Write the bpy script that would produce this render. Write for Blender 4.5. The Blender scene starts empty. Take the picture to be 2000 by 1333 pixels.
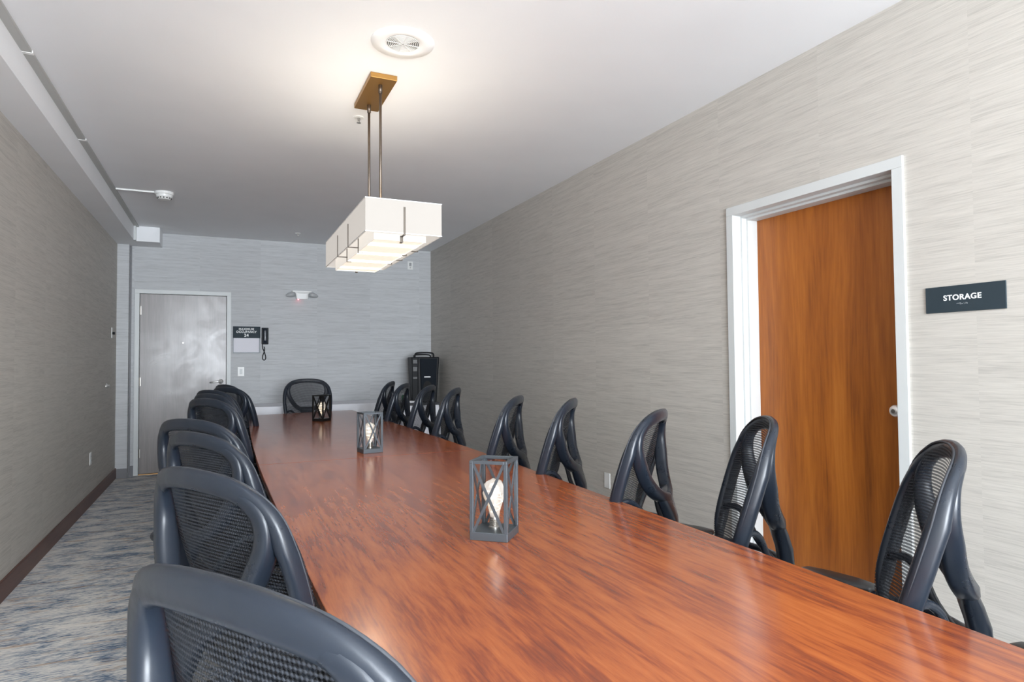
import bpy, bmesh, math, random
from mathutils import Vector, Matrix
random.seed(7)
PI = math.pi
C = bpy.context.scene.collection
S = bpy.context.scene

# ------------------------------------------------------------------ camera
CAM_F, YAW, PITCH, ROLL, CAM_H = 1228.46, 0.4318, 0.0310, -0.0081, 1.3052
cy, sy, cp, sp = math.cos(YAW), math.sin(YAW), math.cos(PITCH), math.sin(PITCH)
fw = Vector((sy*cp, cy*cp, sp)); r0 = Vector((cy, -sy, 0)); u0 = r0.cross(fw)
rt = r0*math.cos(ROLL) + u0*math.sin(ROLL); up = -r0*math.sin(ROLL) + u0*math.cos(ROLL)
camd = bpy.data.cameras.new('camera'); cam = bpy.data.objects.new('camera', camd); C.objects.link(cam)
cam.matrix_world = Matrix(((rt.x, up.x, -fw.x, 0), (rt.y, up.y, -fw.y, 0), (rt.z, up.z, -fw.z, CAM_H), (0, 0, 0, 1)))
camd.sensor_width = 36; camd.lens = CAM_F/2000*36; camd.clip_start = 0.05
S.camera = cam
# ------------------------------------------------------------------ world, lights, exposure
w = bpy.data.worlds.new('world'); S.world = w; w.use_nodes = True
bg = w.node_tree.nodes['Background']; bg.inputs[0].default_value = (0.62, 0.78, 1.0, 1); bg.inputs[1].default_value = 1.6
def area(name, loc, rot, sx, sy_, power, col, shape='RECTANGLE'):
    d = bpy.data.lights.new(name, 'AREA'); d.shape = shape; d.size = sx; d.size_y = sy_; d.energy = power; d.color = col
    o = bpy.data.objects.new(name, d); C.objects.link(o); o.location = loc; o.rotation_euler = rot
    return o
# daylight entering by the window behind the camera, an added fill for the near room, the pendant's uplight
area('window_daylight', (0.75, -4.45, 1.6), (PI/2, 0, 0), 3.4, 1.9, 335, (0.88, 0.94, 1.0))
area('near_fill_uplight', (0.785, -0.9, 2.02), (PI, 0, 0), 0.25, 0.95, 9, (1.0, 0.90, 0.78))  # unseen warm fill, added to brighten the near half of the room
area('pendant_uplight', (0.758, 3.43, 2.02), (PI, 0, 0), 0.22, 1.0, 1.7, (1.0, 0.86, 0.70))
S.view_settings.view_transform = 'Standard'; S.view_settings.look = 'None'; S.view_settings.gamma = 1
S.view_settings.use_curve_mapping = False; S.view_settings.exposure = 1.12

# ------------------------------------------------------------------ helpers
def tag(o, label=None, cat=None, group=None, kind=None):
    if label: o['label'] = label
    if cat: o['category'] = cat
    if group: o['group'] = group
    if kind: o['kind'] = kind
    return o
def empty(name, loc=(0, 0, 0), rz=0):
    o = bpy.data.objects.new(name, None); C.objects.link(o); o.location = loc; o.rotation_euler = (0, 0, rz)
    o.empty_display_size = 0.05
    return o
def mk(name, bm, mat, parent=None, smooth=False, bevel=0, sub=0):
    bmesh.ops.recalc_face_normals(bm, faces=bm.faces[:])
    me = bpy.data.meshes.new(name); bm.to_mesh(me); bm.free()
    if mat: me.materials.append(mat)
    if smooth:
        for p in me.polygons: p.use_smooth = True
    o = bpy.data.objects.new(name, me); C.objects.link(o)
    if parent: o.parent = parent
    if bevel:
        m = o.modifiers.new('bevel', 'BEVEL'); m.width = bevel; m.segments = 2; m.limit_method = 'ANGLE'; m.angle_limit = math.radians(40)
        for p in me.polygons: p.use_smooth = False
    if sub:
        m = o.modifiers.new('sub', 'SUBSURF'); m.levels = sub; m.render_levels = sub
    return o
def bx(bm, x0, x1, y0, y1, z0, z1, M=None):
    vs = [Vector((x, y, z)) for x in (x0, x1) for y in (y0, y1) for z in (z0, z1)]
    if M is not None: vs = [M @ v for v in vs]
    v = [bm.verts.new(p) for p in vs]
    for f in ((0, 1, 3, 2), (4, 6, 7, 5), (0, 4, 5, 1), (2, 3, 7, 6), (0, 2, 6, 4), (1, 5, 7, 3)):
        bm.faces.new([v[i] for i in f])
    return v
def box(name, b, mat, parent=None, bevel=0):
    bm = bmesh.new(); bx(bm, *b); return mk(name, bm, mat, parent, bevel=bevel)
def bar(bm, a, b, wx, wy, upv=(0, 0, 1)):
    a = Vector(a); b = Vector(b); d = (b-a).normalized(); u = Vector(upv)
    if abs(d.dot(u)) > 0.99: u = Vector((0, 1, 0))
    s = d.cross(u).normalized(); t = s.cross(d).normalized()
    M = Matrix(((d.x, s.x, t.x, a.x), (d.y, s.y, t.y, a.y), (d.z, s.z, t.z, a.z), (0, 0, 0, 1)))
    bx(bm, 0, (b-a).length, -wx/2, wx/2, -wy/2, wy/2, M)
def cyl(bm, a, b, r, n=16, r2=None):
    a = Vector(a); b = Vector(b); d = (b-a).normalized(); u = Vector((0, 0, 1)) if abs(d.z) < .9 else Vector((1, 0, 0))
    s = d.cross(u).normalized(); t = s.cross(d); r2 = r if r2 is None else r2
    A = [bm.verts.new(a+(s*math.cos(2*PI*i/n)+t*math.sin(2*PI*i/n))*r) for i in range(n)]
    B = [bm.verts.new(b+(s*math.cos(2*PI*i/n)+t*math.sin(2*PI*i/n))*r2) for i in range(n)]
    bm.faces.new(A); bm.faces.new(B[::-1])
    for i in range(n): bm.faces.new((A[i], A[(i+1) % n], B[(i+1) % n], B[i]))
def lathe(bm, prof, c=(0, 0, 0), n=24, flat=1.0):
    rings = []
    for r, z in prof:
        if r < 1e-5: rings.append([bm.verts.new((c[0], c[1], c[2]+z))])
        else: rings.append([bm.verts.new((c[0]+r*math.cos(2*PI*i/n), c[1]+flat*r*math.sin(2*PI*i/n), c[2]+z)) for i in range(n)])
    for A, B in zip(rings, rings[1:]):
        for i in range(n):
            j = (i+1) % n
            f = [A[i % len(A)], A[j % len(A)], B[j % len(B)], B[i % len(B)]]
            g = []
            for v in f:
                if v not in g: g.append(v)
            if len(g) > 2: bm.faces.new(g)
def tube(bm, pts, r, n=10, closed=False):
    pts = [Vector(p) for p in pts]; N = len(pts); rings = []
    ref = None
    for i, p in enumerate(pts):
        a = pts[(i-1) % N] if (closed or i > 0) else p; b = pts[(i+1) % N] if (closed or i < N-1) else p
        d = (b-a).normalized()
        if ref is None: ref = d.orthogonal().normalized()
        ref = (ref - d*ref.dot(d)).normalized(); t = d.cross(ref)
        rr = r(i/(N-1)) if callable(r) else r
        rings.append([bm.verts.new(p+(ref*math.cos(2*PI*k/n)+t*math.sin(2*PI*k/n))*rr) for k in range(n)])
    for i in range(N if closed else N-1):
        A = rings[i]; B = rings[(i+1) % N]
        for k in range(n): bm.faces.new((A[k], A[(k+1) % n], B[(k+1) % n], B[k]))
    if not closed: bm.faces.new(rings[0]); bm.faces.new(rings[-1][::-1])
def loft(bm, secs, closed=False, n=12, e=0.7):
    """secs: (centre, half width vector, half thickness vector); superellipse section"""
    rings = []
    for c, a, b in secs:
        c, a, b = Vector(c), Vector(a), Vector(b); R = []
        for k in range(n):
            t = 2*PI*(k+.5)/n; x = math.cos(t); y = math.sin(t)
            R.append(bm.verts.new(c + a*math.copysign(abs(x)**e, x) + b*math.copysign(abs(y)**e, y)))
        rings.append(R)
    N = len(rings)
    for i in range(N if closed else N-1):
        A = rings[i]; B = rings[(i+1) % N]
        for k in range(n): bm.faces.new((A[k], A[(k+1) % n], B[(k+1) % n], B[k]))
    if not closed: bm.faces.new(rings[0]); bm.faces.new(rings[-1][::-1])
def catmull(P, m):
    out = []; P = [Vector(p) for p in P]; n = len(P)
    for i in range(n-1):
        a = P[max(i-1, 0)]; b = P[i]; c = P[i+1]; d = P[min(i+2, n-1)]
        for k in range(m):
            t = k/m; out.append(0.5*((2*b)+(c-a)*t+(2*a-5*b+4*c-d)*t*t+(3*b-a-3*c+d)*t**3))
    out.append(P[-1]); return out
def text(name, body, size, mat, loc, rot, parent, ext=0.0008, sx=1.0, bold=0.0):
    cu = bpy.data.curves.new(name, 'FONT'); cu.body = body; cu.size = size; cu.align_x = 'CENTER'; cu.align_y = 'CENTER'
    cu.extrude = ext; cu.space_line = 0.95; cu.offset = bold; cu.space_character = 1.08
    t = bpy.data.objects.new(name+'_curve', cu); C.objects.link(t)
    bpy.context.view_layer.update()
    me = bpy.data.meshes.new_from_object(t.evaluated_get(bpy.context.evaluated_depsgraph_get()))
    bpy.data.objects.remove(t); bpy.data.curves.remove(cu); me.materials.clear(); me.materials.append(mat)
    o = bpy.data.objects.new(name, me); C.objects.link(o); o.parent = parent; o.location = loc; o.rotation_euler = rot; o.scale = (sx, 1, 1)
    return o

# ------------------------------------------------------------------ materials
def mat(name, col=(.5, .5, .5), rough=.5, metal=0, spec=.5, emit=None, es=0, coat=0):
    m = bpy.data.materials.new(name); m.use_nodes = True; b = m.node_tree.nodes['Principled BSDF']
    b.inputs['Base Color'].default_value = (*col, 1); b.inputs['Roughness'].default_value = rough
    b.inputs['Metallic'].default_value = metal; b.inputs['Specular IOR Level'].default_value = spec
    b.inputs['Coat Weight'].default_value = coat; b.inputs['Coat Roughness'].default_value = .10
    if emit: b.inputs['Emission Color'].default_value = (*emit, 1); b.inputs['Emission Strength'].default_value = es
    return m
class N:
    def __init__(s, m): s.m = m; s.t = m.node_tree; s.b = s.t.nodes['Principled BSDF']
    def n(s, typ, **k):
        x = s.t.nodes.new(typ)
        for a, v in k.items(): setattr(x, a, v)
        return x
    def l(s, a, b): s.t.links.new(a, b)
    def math(s, op, a, b=None):
        x = s.n('ShaderNodeMath', operation=op)
        for i, v in enumerate((a, b)):
            if v is None: continue
            if isinstance(v, (int, float)): x.inputs[i].default_value = v
            else: s.l(v, x.inputs[i])
        return x.outputs[0]
    def xyz(s, obj=True):
        tc = s.n('ShaderNodeTexCoord'); sep = s.n('ShaderNodeSeparateXYZ'); s.l(tc.outputs['Object' if obj else 'Generated'], sep.inputs[0]); return tc, sep
    def comb(s, x, y, z):
        c = s.n('ShaderNodeCombineXYZ')
        for i, v in enumerate((x, y, z)):
            if isinstance(v, (int, float)): c.inputs[i].default_value = v
            else: s.l(v, c.inputs[i])
        return c.outputs[0]
    def noise(s, vec, scale, det=3, rough=.6, dist=0):
        x = s.n('ShaderNodeTexNoise'); x.inputs['Scale'].default_value = scale; x.inputs['Detail'].default_value = det
        x.inputs['Roughness'].default_value = rough; x.inputs['Distortion'].default_value = dist; s.l(vec, x.inputs['Vector']); return x.outputs['Fac']
    def ramp(s, fac, stops, interp='LINEAR'):
        r = s.n('ShaderNodeValToRGB'); r.color_ramp.interpolation = interp; e = r.color_ramp.elements
        while len(e) < len(stops): e.new(.5)
        for k, (p, c) in zip(e, stops): k.position = p; k.color = (*c, 1)
        s.l(fac, r.inputs[0]); return r.outputs[0]
    def mix(s, fac, a, b, mode='MIX'):
        x = s.n('ShaderNodeMix', data_type='RGBA', blend_type=mode)
        if isinstance(fac, (int, float)): x.inputs[0].default_value = fac
        else: s.l(fac, x.inputs[0])
        for i, v in ((6, a), (7, b)):
            if isinstance(v, tuple): x.inputs[i].default_value = (*v, 1)
            else: s.l(v, x.inputs[i])
        return x.outputs[2]
    def bump(s, h, st, dist=.002):
        b = s.n('ShaderNodeBump'); b.inputs['Strength'].default_value = st; b.inputs['Distance'].default_value = dist
        s.l(h, b.inputs['Height']); s.l(b.outputs[0], s.b.inputs['Normal'])

def wallpaper(name, base=(.40, .375, .335)):
    m = mat(name, rough=.62, spec=.3); q = N(m); tc, sep = q.xyz()
    al = q.math('ADD', sep.outputs[0], sep.outputs[1]); z = sep.outputs[2]
    panel = q.math('FLOOR', q.math('DIVIDE', al, .69))
    off = q.math('MULTIPLY', panel, 3.17)
    wob = q.noise(q.comb(al, panel, z), 2.2, 2)
    zz = q.math('ADD', z, q.math('MULTIPLY', wob, .012))
    f1 = q.noise(q.comb(q.math('MULTIPLY', al, 6.5), off, q.math('MULTIPLY', zz, 210)), 1.0, 4, .65)
    f2 = q.noise(q.comb(q.math('MULTIPLY', al, 1.6), off, q.math('MULTIPLY', zz, 42)), 1.0, 3, .6)
    f = q.math('ADD', q.math('MULTIPLY', f1, .62), q.math('MULTIPLY', f2, .38))
    d = tuple(c*.78 for c in base); l = tuple(min(1, c*1.12) for c in base)
    col = q.ramp(f, [(.33, d), (.5, base), (.66, l)])
    wn = q.n('ShaderNodeTexWhiteNoise', noise_dimensions='1D'); q.l(panel, wn.inputs['W'])
    tone = q.math('ADD', q.math('MULTIPLY', wn.outputs['Value'], .05), .975)
    hs = q.n('ShaderNodeHueSaturation'); q.l(col, hs.inputs['Color']); q.l(tone, hs.inputs['Value'])
    q.l(hs.outputs[0], q.b.inputs['Base Color']); q.bump(f1, .25, .0012)
    return m
M_wall = wallpaper('wallpaper_grey_beige', (.53, .502, .458))
M_wallb = wallpaper('wallpaper_grey_back', (.53, .54, .55))
M_paint = mat('ceiling_paint', (.86, .86, .86), .85); q = N(M_paint); tc, sp_ = q.xyz()
q.l(q.ramp(q.noise(tc.outputs['Object'], 1.3, 2), [(.3, (.84, .85, .865)), (.7, (.88, .89, .905))]), q.b.inputs['Base Color']); q.bump(q.noise(tc.outputs['Object'], 160, 2), .1, .001)
M_white = mat('white_trim_paint', (.63, .65, .645), .42)
M_plastic_w = mat('white_plastic', (.80, .80, .78), .35)
M_race = mat('strip_shade_paint', (.46, .46, .44), .5)  # grey with the cover strip's shadow painted in; strobe sounder shares it
def carpet():
    m = mat('carpet_striated', rough=.95, spec=.1); q = N(m); tc, s = q.xyz(); x, y = s.outputs[0], s.outputs[1]
    st = q.noise(q.comb(q.math('MULTIPLY', x, 10), q.math('MULTIPLY', y, 105), 0), 1, 4, .7, .2)
    st2 = q.noise(q.comb(q.math('MULTIPLY', x, 45), q.math('MULTIPLY', y, 240), 3.3), 1, 2, .7)
    big = q.noise(q.comb(q.math('MULTIPLY', x, 4.0), q.math('MULTIPLY', y, 8.5), 7), 1, 4, .7, .5)
    f = q.math('ADD', q.math('ADD', q.math('MULTIPLY', st, .5), q.math('MULTIPLY', st2, .28)), q.math('MULTIPLY', big, .42))
    c = q.ramp(f, [(.46, (.07, .115, .19)), (.53, (.19, .25, .34)), (.575, (.46, .48, .51)), (.635, (.74, .72, .68)), (.76, (.86, .83, .78))])
    om = q.noise(q.comb(q.math('MULTIPLY', x, 3.6), q.math('MULTIPLY', y, 22), 11), 1, 4, .75, .4)
    omf = q.ramp(q.math('ADD', om, q.math('MULTIPLY', st, .25)), [(.68, (0, 0, 0)), (.78, (1, 1, 1))])
    c2 = q.mix(q.math('MULTIPLY', omf, .55), c, (.46, .26, .12))
    q.l(c2, q.b.inputs['Base Color']); q.bump(q.noise(tc.outputs['Object'], 420, 2), .6, .004)
    return m
M_carpet = carpet()
def laminate():
    m = mat('mahogany_laminate', rough=.2, spec=.6, coat=.2); q = N(m); tc, s = q.xyz(); x, y = s.outputs[0], s.outputs[1]
    wv = q.noise(q.comb(q.math('MULTIPLY', x, 3), q.math('MULTIPLY', y, 1.4), 2), 1, 3, .6, .4)
    xx = q.math('ADD', x, q.math('MULTIPLY', wv, .035))
    g1 = q.noise(q.comb(q.math('MULTIPLY', xx, 38), q.math('MULTIPLY', y, 3.2), 0), 1, 5, .66, .25)
    g2 = q.noise(q.comb(q.math('MULTIPLY', xx, 110), q.math('MULTIPLY', y, 9), 5), 1, 3, .7)
    bg_ = q.noise(q.comb(q.math('MULTIPLY', xx, 4), q.math('MULTIPLY', y, 1.3), 9), 1, 3, .6)
    f = q.math('ADD', q.math('ADD', q.math('MULTIPLY', g1, .55), q.math('MULTIPLY', g2, .15)), q.math('MULTIPLY', bg_, .30))
    c = q.ramp(f, [(.35, (.13, .036, .024)), (.45, (.27, .065, .026)), (.53, (.39, .105, .032)), (.66, (.49, .150, .044))])
    q.l(c, q.b.inputs['Base Color'])
    q.l(q.math('ADD', q.math('MULTIPLY', q.noise(q.comb(x, y, 0), 9, 3), .08), .17), q.b.inputs['Roughness'])
    return m
M_lam = laminate()
M_lam_edge = mat('dark_edge_band', (.05, .018, .013), .35)
def wood(name, stops, sx=14, sz=1.1, rough=.35):
    m = mat(name, rough=rough); q = N(m); tc, s = q.xyz(); a = q.math('ADD', s.outputs[0], s.outputs[1]); z = s.outputs[2]
    wv = q.noise(q.comb(q.math('MULTIPLY', a, 2.5), 0, q.math('MULTIPLY', z, .9)), 1, 2)
    aa = q.math('ADD', a, q.math('MULTIPLY', wv, .06))
    g = q.noise(q.comb(q.math('MULTIPLY', aa, sx), 0, q.math('MULTIPLY', z, sz)), 1, 4, .6, .3)
    h = q.noise(q.comb(q.math('MULTIPLY', aa, sx*9), 3, q.math('MULTIPLY', z, sz*5)), 1, 3, .6)
    f = q.math('ADD', q.math('MULTIPLY', g, .66), q.math('MULTIPLY', h, .34))
    q.l(q.ramp(f, stops), q.b.inputs['Base Color']); q.bump(h, .08, .0005)
    return m
M_door = wood('cherry_door_veneer', [(.34, (.20, .055, .008)), (.46, (.33, .095, .011)), (.58, (.42, .130, .016)), (.7, (.48, .165, .026))], 9, .8, .42)
M_door2 = wood('grey_brown_door_veneer', [(.34, (.12, .10, .095)), (.5, (.17, .145, .135)), (.68, (.22, .19, .18))], 16, .8, .5); M_door2.node_tree.nodes['Principled BSDF'].inputs['Specular IOR Level'].default_value = .9
# hand-wiped gloss on the grey door: wear of the finish only
q = N(M_door2); tc, s_ = q.xyz()
q.l(q.ramp(q.noise(tc.outputs['Object'], 2.6, 4, .6, 1.2), [(.3, (.27, .27, .27)), (.62, (.36, .36, .36))]), q.b.inputs['Roughness'])
M_base = wood('mahogany_baseboard', [(.3, (.07, .024, .016)), (.7, (.15, .055, .036))], 3, 30, .35)
M_vinyl = mat('grey_vinyl_base', (.17, .17, .18), .5)
M_black = mat('black_chair_plastic', (.014, .020, .031), .30, spec=.5)
qb = N(M_black); tcb, sb_ = qb.xyz(); qb.bump(qb.noise(tcb.outputs['Object'], 900, 2), .12, .0004)
qb.l(qb.ramp(qb.noise(tcb.outputs['Object'], 14, 5, .7), [(.3, (.24, .24, .24)), (.7, (.40, .40, .40))]), qb.b.inputs['Roughness'])
M_blackd = mat('black_nylon', (.012, .012, .014), .45)
M_seat = mat('black_vinyl_seat', (.016, .016, .018), .38)
def weave():
    m = mat('black_chair_mesh', (.028, .032, .040), .6, spec=.35); q = N(m); tc, s = q.xyz()
    v, z = s.outputs[1], s.outputs[2]
    rows = q.math('SINE', q.math('MULTIPLY', q.math('ADD', z, q.math('MULTIPLY', q.math('MULTIPLY', v, v), .35)), 2*PI/.0085))
    cols = q.math('SINE', q.math('MULTIPLY', q.math('ADD', v, q.math('MULTIPLY', z, .08)), 2*PI/.0065))
    r = q.math('ADD', q.math('MULTIPLY', rows, .8), q.math('MULTIPLY', cols, .5))
    op = q.n('ShaderNodeMapRange'); q.l(r, op.inputs[0]); op.inputs[1].default_value = -.9; op.inputs[2].default_value = -.1; op.inputs[3].default_value = .06; op.inputs[4].default_value = .85
    q.l(op.outputs[0], q.b.inputs['Alpha'])
    cr = q.ramp(r, [(0, (.010, .012, .016)), (1, (.05, .056, .07))]); q.l(cr, q.b.inputs['Base Color'])
    q.bump(r, .5, .0015)
    return m
M_mesh = weave()
M_piping = mat('mesh_seam_piping', (.045, .05, .06), .7)
M_chrome = mat('satin_nickel', (.82, .81, .79), .32, metal=.85)
M_steel = mat('brushed_steel', (.42, .40, .37), .3, metal=1)
M_bronze = mat('brushed_bronze_canopy', (.36, .19, .05), .38, metal=.75)
M_rod = mat('bronze_rod', (.16, .13, .105), .4, metal=.8)
M_brack = mat('dark_bronze_bracket', (.09, .075, .06), .45, metal=.6)
M_frame = mat('weathered_lantern_metal', (.10, .115, .13), .42, metal=.55)
M_frame_k = mat('black_lantern_metal', (.012, .012, .012), .4, metal=.4)
M_sign = mat('charcoal_sign_plate', (.030, .044, .054), .6, spec=.2)
M_letter = mat('white_lettering', (.85, .86, .86), .5)
M_paper = mat('certificate_paper', (.74, .73, .78), .6)
M_cloth = mat('white_table_linen', (.88, .88, .92), .8); qc = N(M_cloth); tcc, sc_ = qc.xyz(); qc.bump(qc.noise(tcc.outputs['Object'], 300, 2), .2, .001)
M_blk = mat('speaker_black', (.006, .007, .009), .5, spec=.22)
M_blk2 = mat('speaker_grille', (.009, .013, .019), .7, spec=.15)
M_dark = mat('dark_slot', (.01, .01, .01), .8)
M_fabric = mat('linen_lamp_shade', (.17, .165, .155), .9, spec=.1, emit=(1.0, .93, .86), es=.25)
nb = M_fabric.node_tree.nodes['Principled BSDF']; nb.inputs['Transmission Weight'].default_value = 0
M_shade_in = mat('inner_lamp_shade', (.55, .54, .52), .7, emit=(1.0, .93, .84), es=.26)
def diffuser():
    m = mat('frosted_diffuser', (.9, .88, .82), .5, emit=(1, .93, .80), es=1); q = N(m); tc, s = q.xyz()
    wv = q.math('SINE', q.math('MULTIPLY', s.outputs[1], 2*PI/.27))
    q.b.inputs['Emission Color'].default_value = (1, .91, .74, 1)
    q.l(q.math('ADD', q.math('MULTIPLY', q.math('POWER', q.math('MAXIMUM', wv, 0), 6), 12), .36), q.b.inputs['Emission Strength'])
    return m
M_diff = diffuser()
M_fil = mat('warm_fairy_light', (1, .8, .5), .5, emit=(1.0, .80, .52), es=2.8)
M_led = mat('red_led', (1, .1, .1), .4, emit=(1.0, .12, .16), es=6)
M_glass = bpy.data.materials.new('crackled_bulb_glass'); M_glass.use_nodes = True
t = M_glass.node_tree; b = t.nodes['Principled BSDF']; b.inputs['Base Color'].default_value = (.66, .65, .63, 1); b.inputs['Roughness'].default_value = .12
b.inputs['Alpha'].default_value = .62; b.inputs['Specular IOR Level'].default_value = .9
b.inputs['Emission Color'].default_value = (1, .85, .62, 1); b.inputs['Emission Strength'].default_value = .05
M_clear = mat('clear_plastic_lens', (.55, .57, .58), .1); M_clear.node_tree.nodes['Principled BSDF'].inputs['Alpha'].default_value = .55
M_green = mat('green_bottle_plastic', (.02, .16, .06), .3)

# ------------------------------------------------------------------ room shell
XL, XR, YB, YF, ZC, ZS = -1.103, 2.673, 8.534, -4.6, 2.857, 2.685
def st(name, b, m, bevel=0): return tag(box(name, b, m, bevel=bevel), kind='structure')
st('floor', (XL-.1, XR+.5, YF-.1, YB+.4, -.1, 0), M_carpet)
st('ceiling', (XL-.1, XR+.5, YF-.1, YB+.4, ZC, ZC+.1), M_paint)
st('wall_left', (XL-.12, XL, YF-.1, YB+.12, 0, ZC), M_wall)
# right wall with the storage doorway
SD0, SD1, SH = 1.737, 2.783, 2.18      # outside of the white frame
bm = bmesh.new(); bx(bm, XR, XR+.2, YF-.1, SD0+.03, 0, ZC); bx(bm, XR, XR+.2, SD1-.03, YB+.12, 0, ZC); bx(bm, XR, XR+.2, SD0+.03, SD1-.03, SH-.03, ZC)
tag(mk('wall_right', bm, M_wall), kind='structure')
# back wall with doorway and the shallow pier at its left end
BD0, BD1 = -.934, .097
bm = bmesh.new(); bx(bm, XL, BD0+.03, YB, YB+.15, 0, ZC); bx(bm, BD1-.03, XR, YB, YB+.15, 0, ZC); bx(bm, BD0+.03, BD1-.03, YB, YB+.15, SH-.03, ZC)
tag(mk('wall_back', bm, M_wallb), kind='structure')
st('wall_pier', (XL, -.985, YB-.10, YB, 0, ZS), M_wallb)
# front wall (behind the camera) with the window opening
bm = bmesh.new()
bx(bm, XL, XR, YF-.1, YF, 0, .55); bx(bm, XL, XR, YF-.1, YF, 2.6, ZC); bx(bm, XL, -1.0, YF-.1, YF, .55, 2.6); bx(bm, 2.5, XR, YF-.1, YF, .55, 2.6)
tag(mk('wall_front', bm, M_wall), kind='structure')
wf = tag(mk('window_1', (lambda bm: (bx(bm, -1.0, 2.5, YF-.09, YF-.02, .55, .60), bx(bm, -1.0, 2.5, YF-.09, YF-.02, 2.55, 2.6), bx(bm, -1.0, -.95, YF-.09, YF-.02, .60, 2.55), bx(bm, 2.45, 2.5, YF-.09, YF-.02, .60, 2.55), bx(bm, .775, .825, YF-.09, YF-.02, .60, 2.55), bm)[-1])(bmesh.new()), M_white), kind='structure')
# soffit along the left wall, its end box, the cover strip beside it
st('trim_1', (XL, -.905, YF, YB, ZS, ZC), M_paint).name = 'soffit'
st('duct_end_box', (-.905, -.655, 8.17, YB, ZS, ZC), M_paint, .004)
rs = st('trim_2', (-.905, -.862, YF, 8.17, ZC-.012, ZC), M_race)  # strip coloured darker for the shade beside the soffit
for yy in (3.78, 5.12):
    box('strip_joint', (-.906, -.858, yy-.012, yy+.012, ZC-.014, ZC-.0005), M_plastic_w, rs)
st('trim_3', (-.905, -.885, 8.10, 8.17, ZS, ZC), M_white)
st('trim_4', (-.984, -.968, YB-.018, YB, 0, ZS), M_vinyl)
# baseboards
st('baseboard_left', (XL, XL+.014, YF, YB-.10, 0, .115), M_base, .003)
st('baseboard_back', (BD1, XR, YB-.012, YB, 0, .115), M_vinyl)
bm = bmesh.new(); bx(bm, XL, -.985, YB-.112, YB-.10, 0, .105); bx(bm, -.966, BD0, YB-.012, YB, 0, .115)
tag(mk('baseboard_pier', bm, M_vinyl), kind='structure')
bm = bmesh.new(); bx(bm, XR-.014, XR, YF, SD0, 0, .115); bx(bm, XR-.014, XR, SD1, YB, 0, .115)
tag(mk('baseboard_right', bm, M_base), kind='structure')

# storage door: frame, leaf, knob
d1 = tag(empty('door_1', (XR, 2.26, 0)), kind='structure'); d1['label'] = 'orange-brown cherry veneer storage door in a white metal frame on the right wall'
def rel(o, root):   # geometry was written in world coordinates
    o.location = -Vector(root.location); return o
def ring3(bm, plane, a0, a1, h, wd, p0, p1):
    """three-sided door casing; plane 'x' lies on a wall of constant x"""
    for (u0_, u1_, z0, z1) in ((a0, a0+wd, 0, h-wd), (a1-wd, a1, 0, h-wd), (a0, a1, h-wd, h)):
        if plane == 'x': bx(bm, p0, p1, u0_, u1_, z0, z1)
        else: bx(bm, u0_, u1_, p0, p1, z0, z1)
bm = bmesh.new(); ring3(bm, 'x', SD0, SD1, SH, .05, XR-.012, XR+.05)
ring3(bm, 'x', SD0+.028, SD1-.028, SH-.028, .034, XR+.05, XR+.20)
ring3(bm, 'x', SD0+.05, SD1-.05, SH-.05, .024, XR+.082, XR+.155)
fr = rel(mk('door_frame', bm, M_white, d1, bevel=.002), d1)
lf = rel(box('door_leaf', (XR+.155, XR+.195, SD0+.053, SD1-.053, .008, SH-.053), M_door, d1), d1)
bm = bmesh.new(); yk, zk, xk = 1.872, 1.062, XR+.155
prof = [(0, .070), (.015, .069), (.024, .063), (.028, .053), (.026, .043), (.016, .034), (.011, .026), (.011, .010), (.030, .007), (.032, 0)]
lathe(bm, prof, n=28); bmesh.ops.transform(bm, matrix=Matrix.Translation((xk, yk, zk)) @ Matrix.Rotation(-PI/2, 4, 'Y'), verts=bm.verts[:])
kn = mk('door_knob', bm, M_chrome, lf, smooth=True)
bm = bmesh.new(); cyl(bm, (xk-.071, yk, zk), (xk-.069, yk, zk), .009); mk('lock_cylinder', bm, M_steel, kn)
# grey door in the back wall
d2 = tag(empty('door_2', (-.42, YB, 0)), kind='structure'); d2['label'] = 'grey-brown wood door in a white frame at the far left of the back wall'
bm = bmesh.new(); ring3(bm, 'y', BD0, BD1, SH, .048, YB-.014, YB+.04); ring3(bm, 'y', BD0+.028, BD1-.028, SH-.028, .022, YB+.04, YB+.15)
rel(mk('door_frame', bm, M_white, d2, bevel=.002), d2)
lf2 = rel(box('door_leaf', (BD0+.053, BD1-.053, YB+.012, YB+.056, .012, SH-.053), M_door2, d2, .0015), d2)
bm = bmesh.new(); lathe(bm, [(0, .014), (.026, .012), (.029, 0)], n=24)
bmesh.ops.transform(bm, matrix=Matrix.Translation((-.015, YB+.012, 1.075)) @ Matrix.Rotation(PI/2, 4, 'X'), verts=bm.verts[:])
cyl(bm, (-.015, YB+.0, 1.075), (-.015, YB-.05, 1.075), .010, 12)
tube(bm, [(-.010, YB-.045, 1.076), (-.05, YB-.050, 1.076), (-.10, YB-.048, 1.072), (-.135, YB-.044, 1.066)], .0095, 10)
mk('door_handle', bm, M_chrome, lf2, smooth=True)
for zz in (.25, 1.09, 1.93):
    bm = bmesh.new(); cyl(bm, (BD0+.053, YB-.004, zz-.05), (BD0+.053, YB-.004, zz+.05), .007, 10); bx(bm, BD0+.04, BD0+.066, YB-.001, YB+.013, zz-.05, zz+.05)
    rel(mk('hinge', bm, M_steel, d2), d2)
bm = bmesh.new(); cyl(bm, (-.43, YB+.013, 1.55), (-.43, YB+.008, 1.55), .008, 12); mk('door_viewer', bm, M_steel, lf2)
rel(box('under_door_glow', (BD0+.05, BD1-.05, YB-.005, YB+.10, 0, .010), mat('orange_glow_strip', (.55, .32, .14), .35, metal=.8), d2), d2)  # orange strip stands in for the line of light under the door
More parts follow.
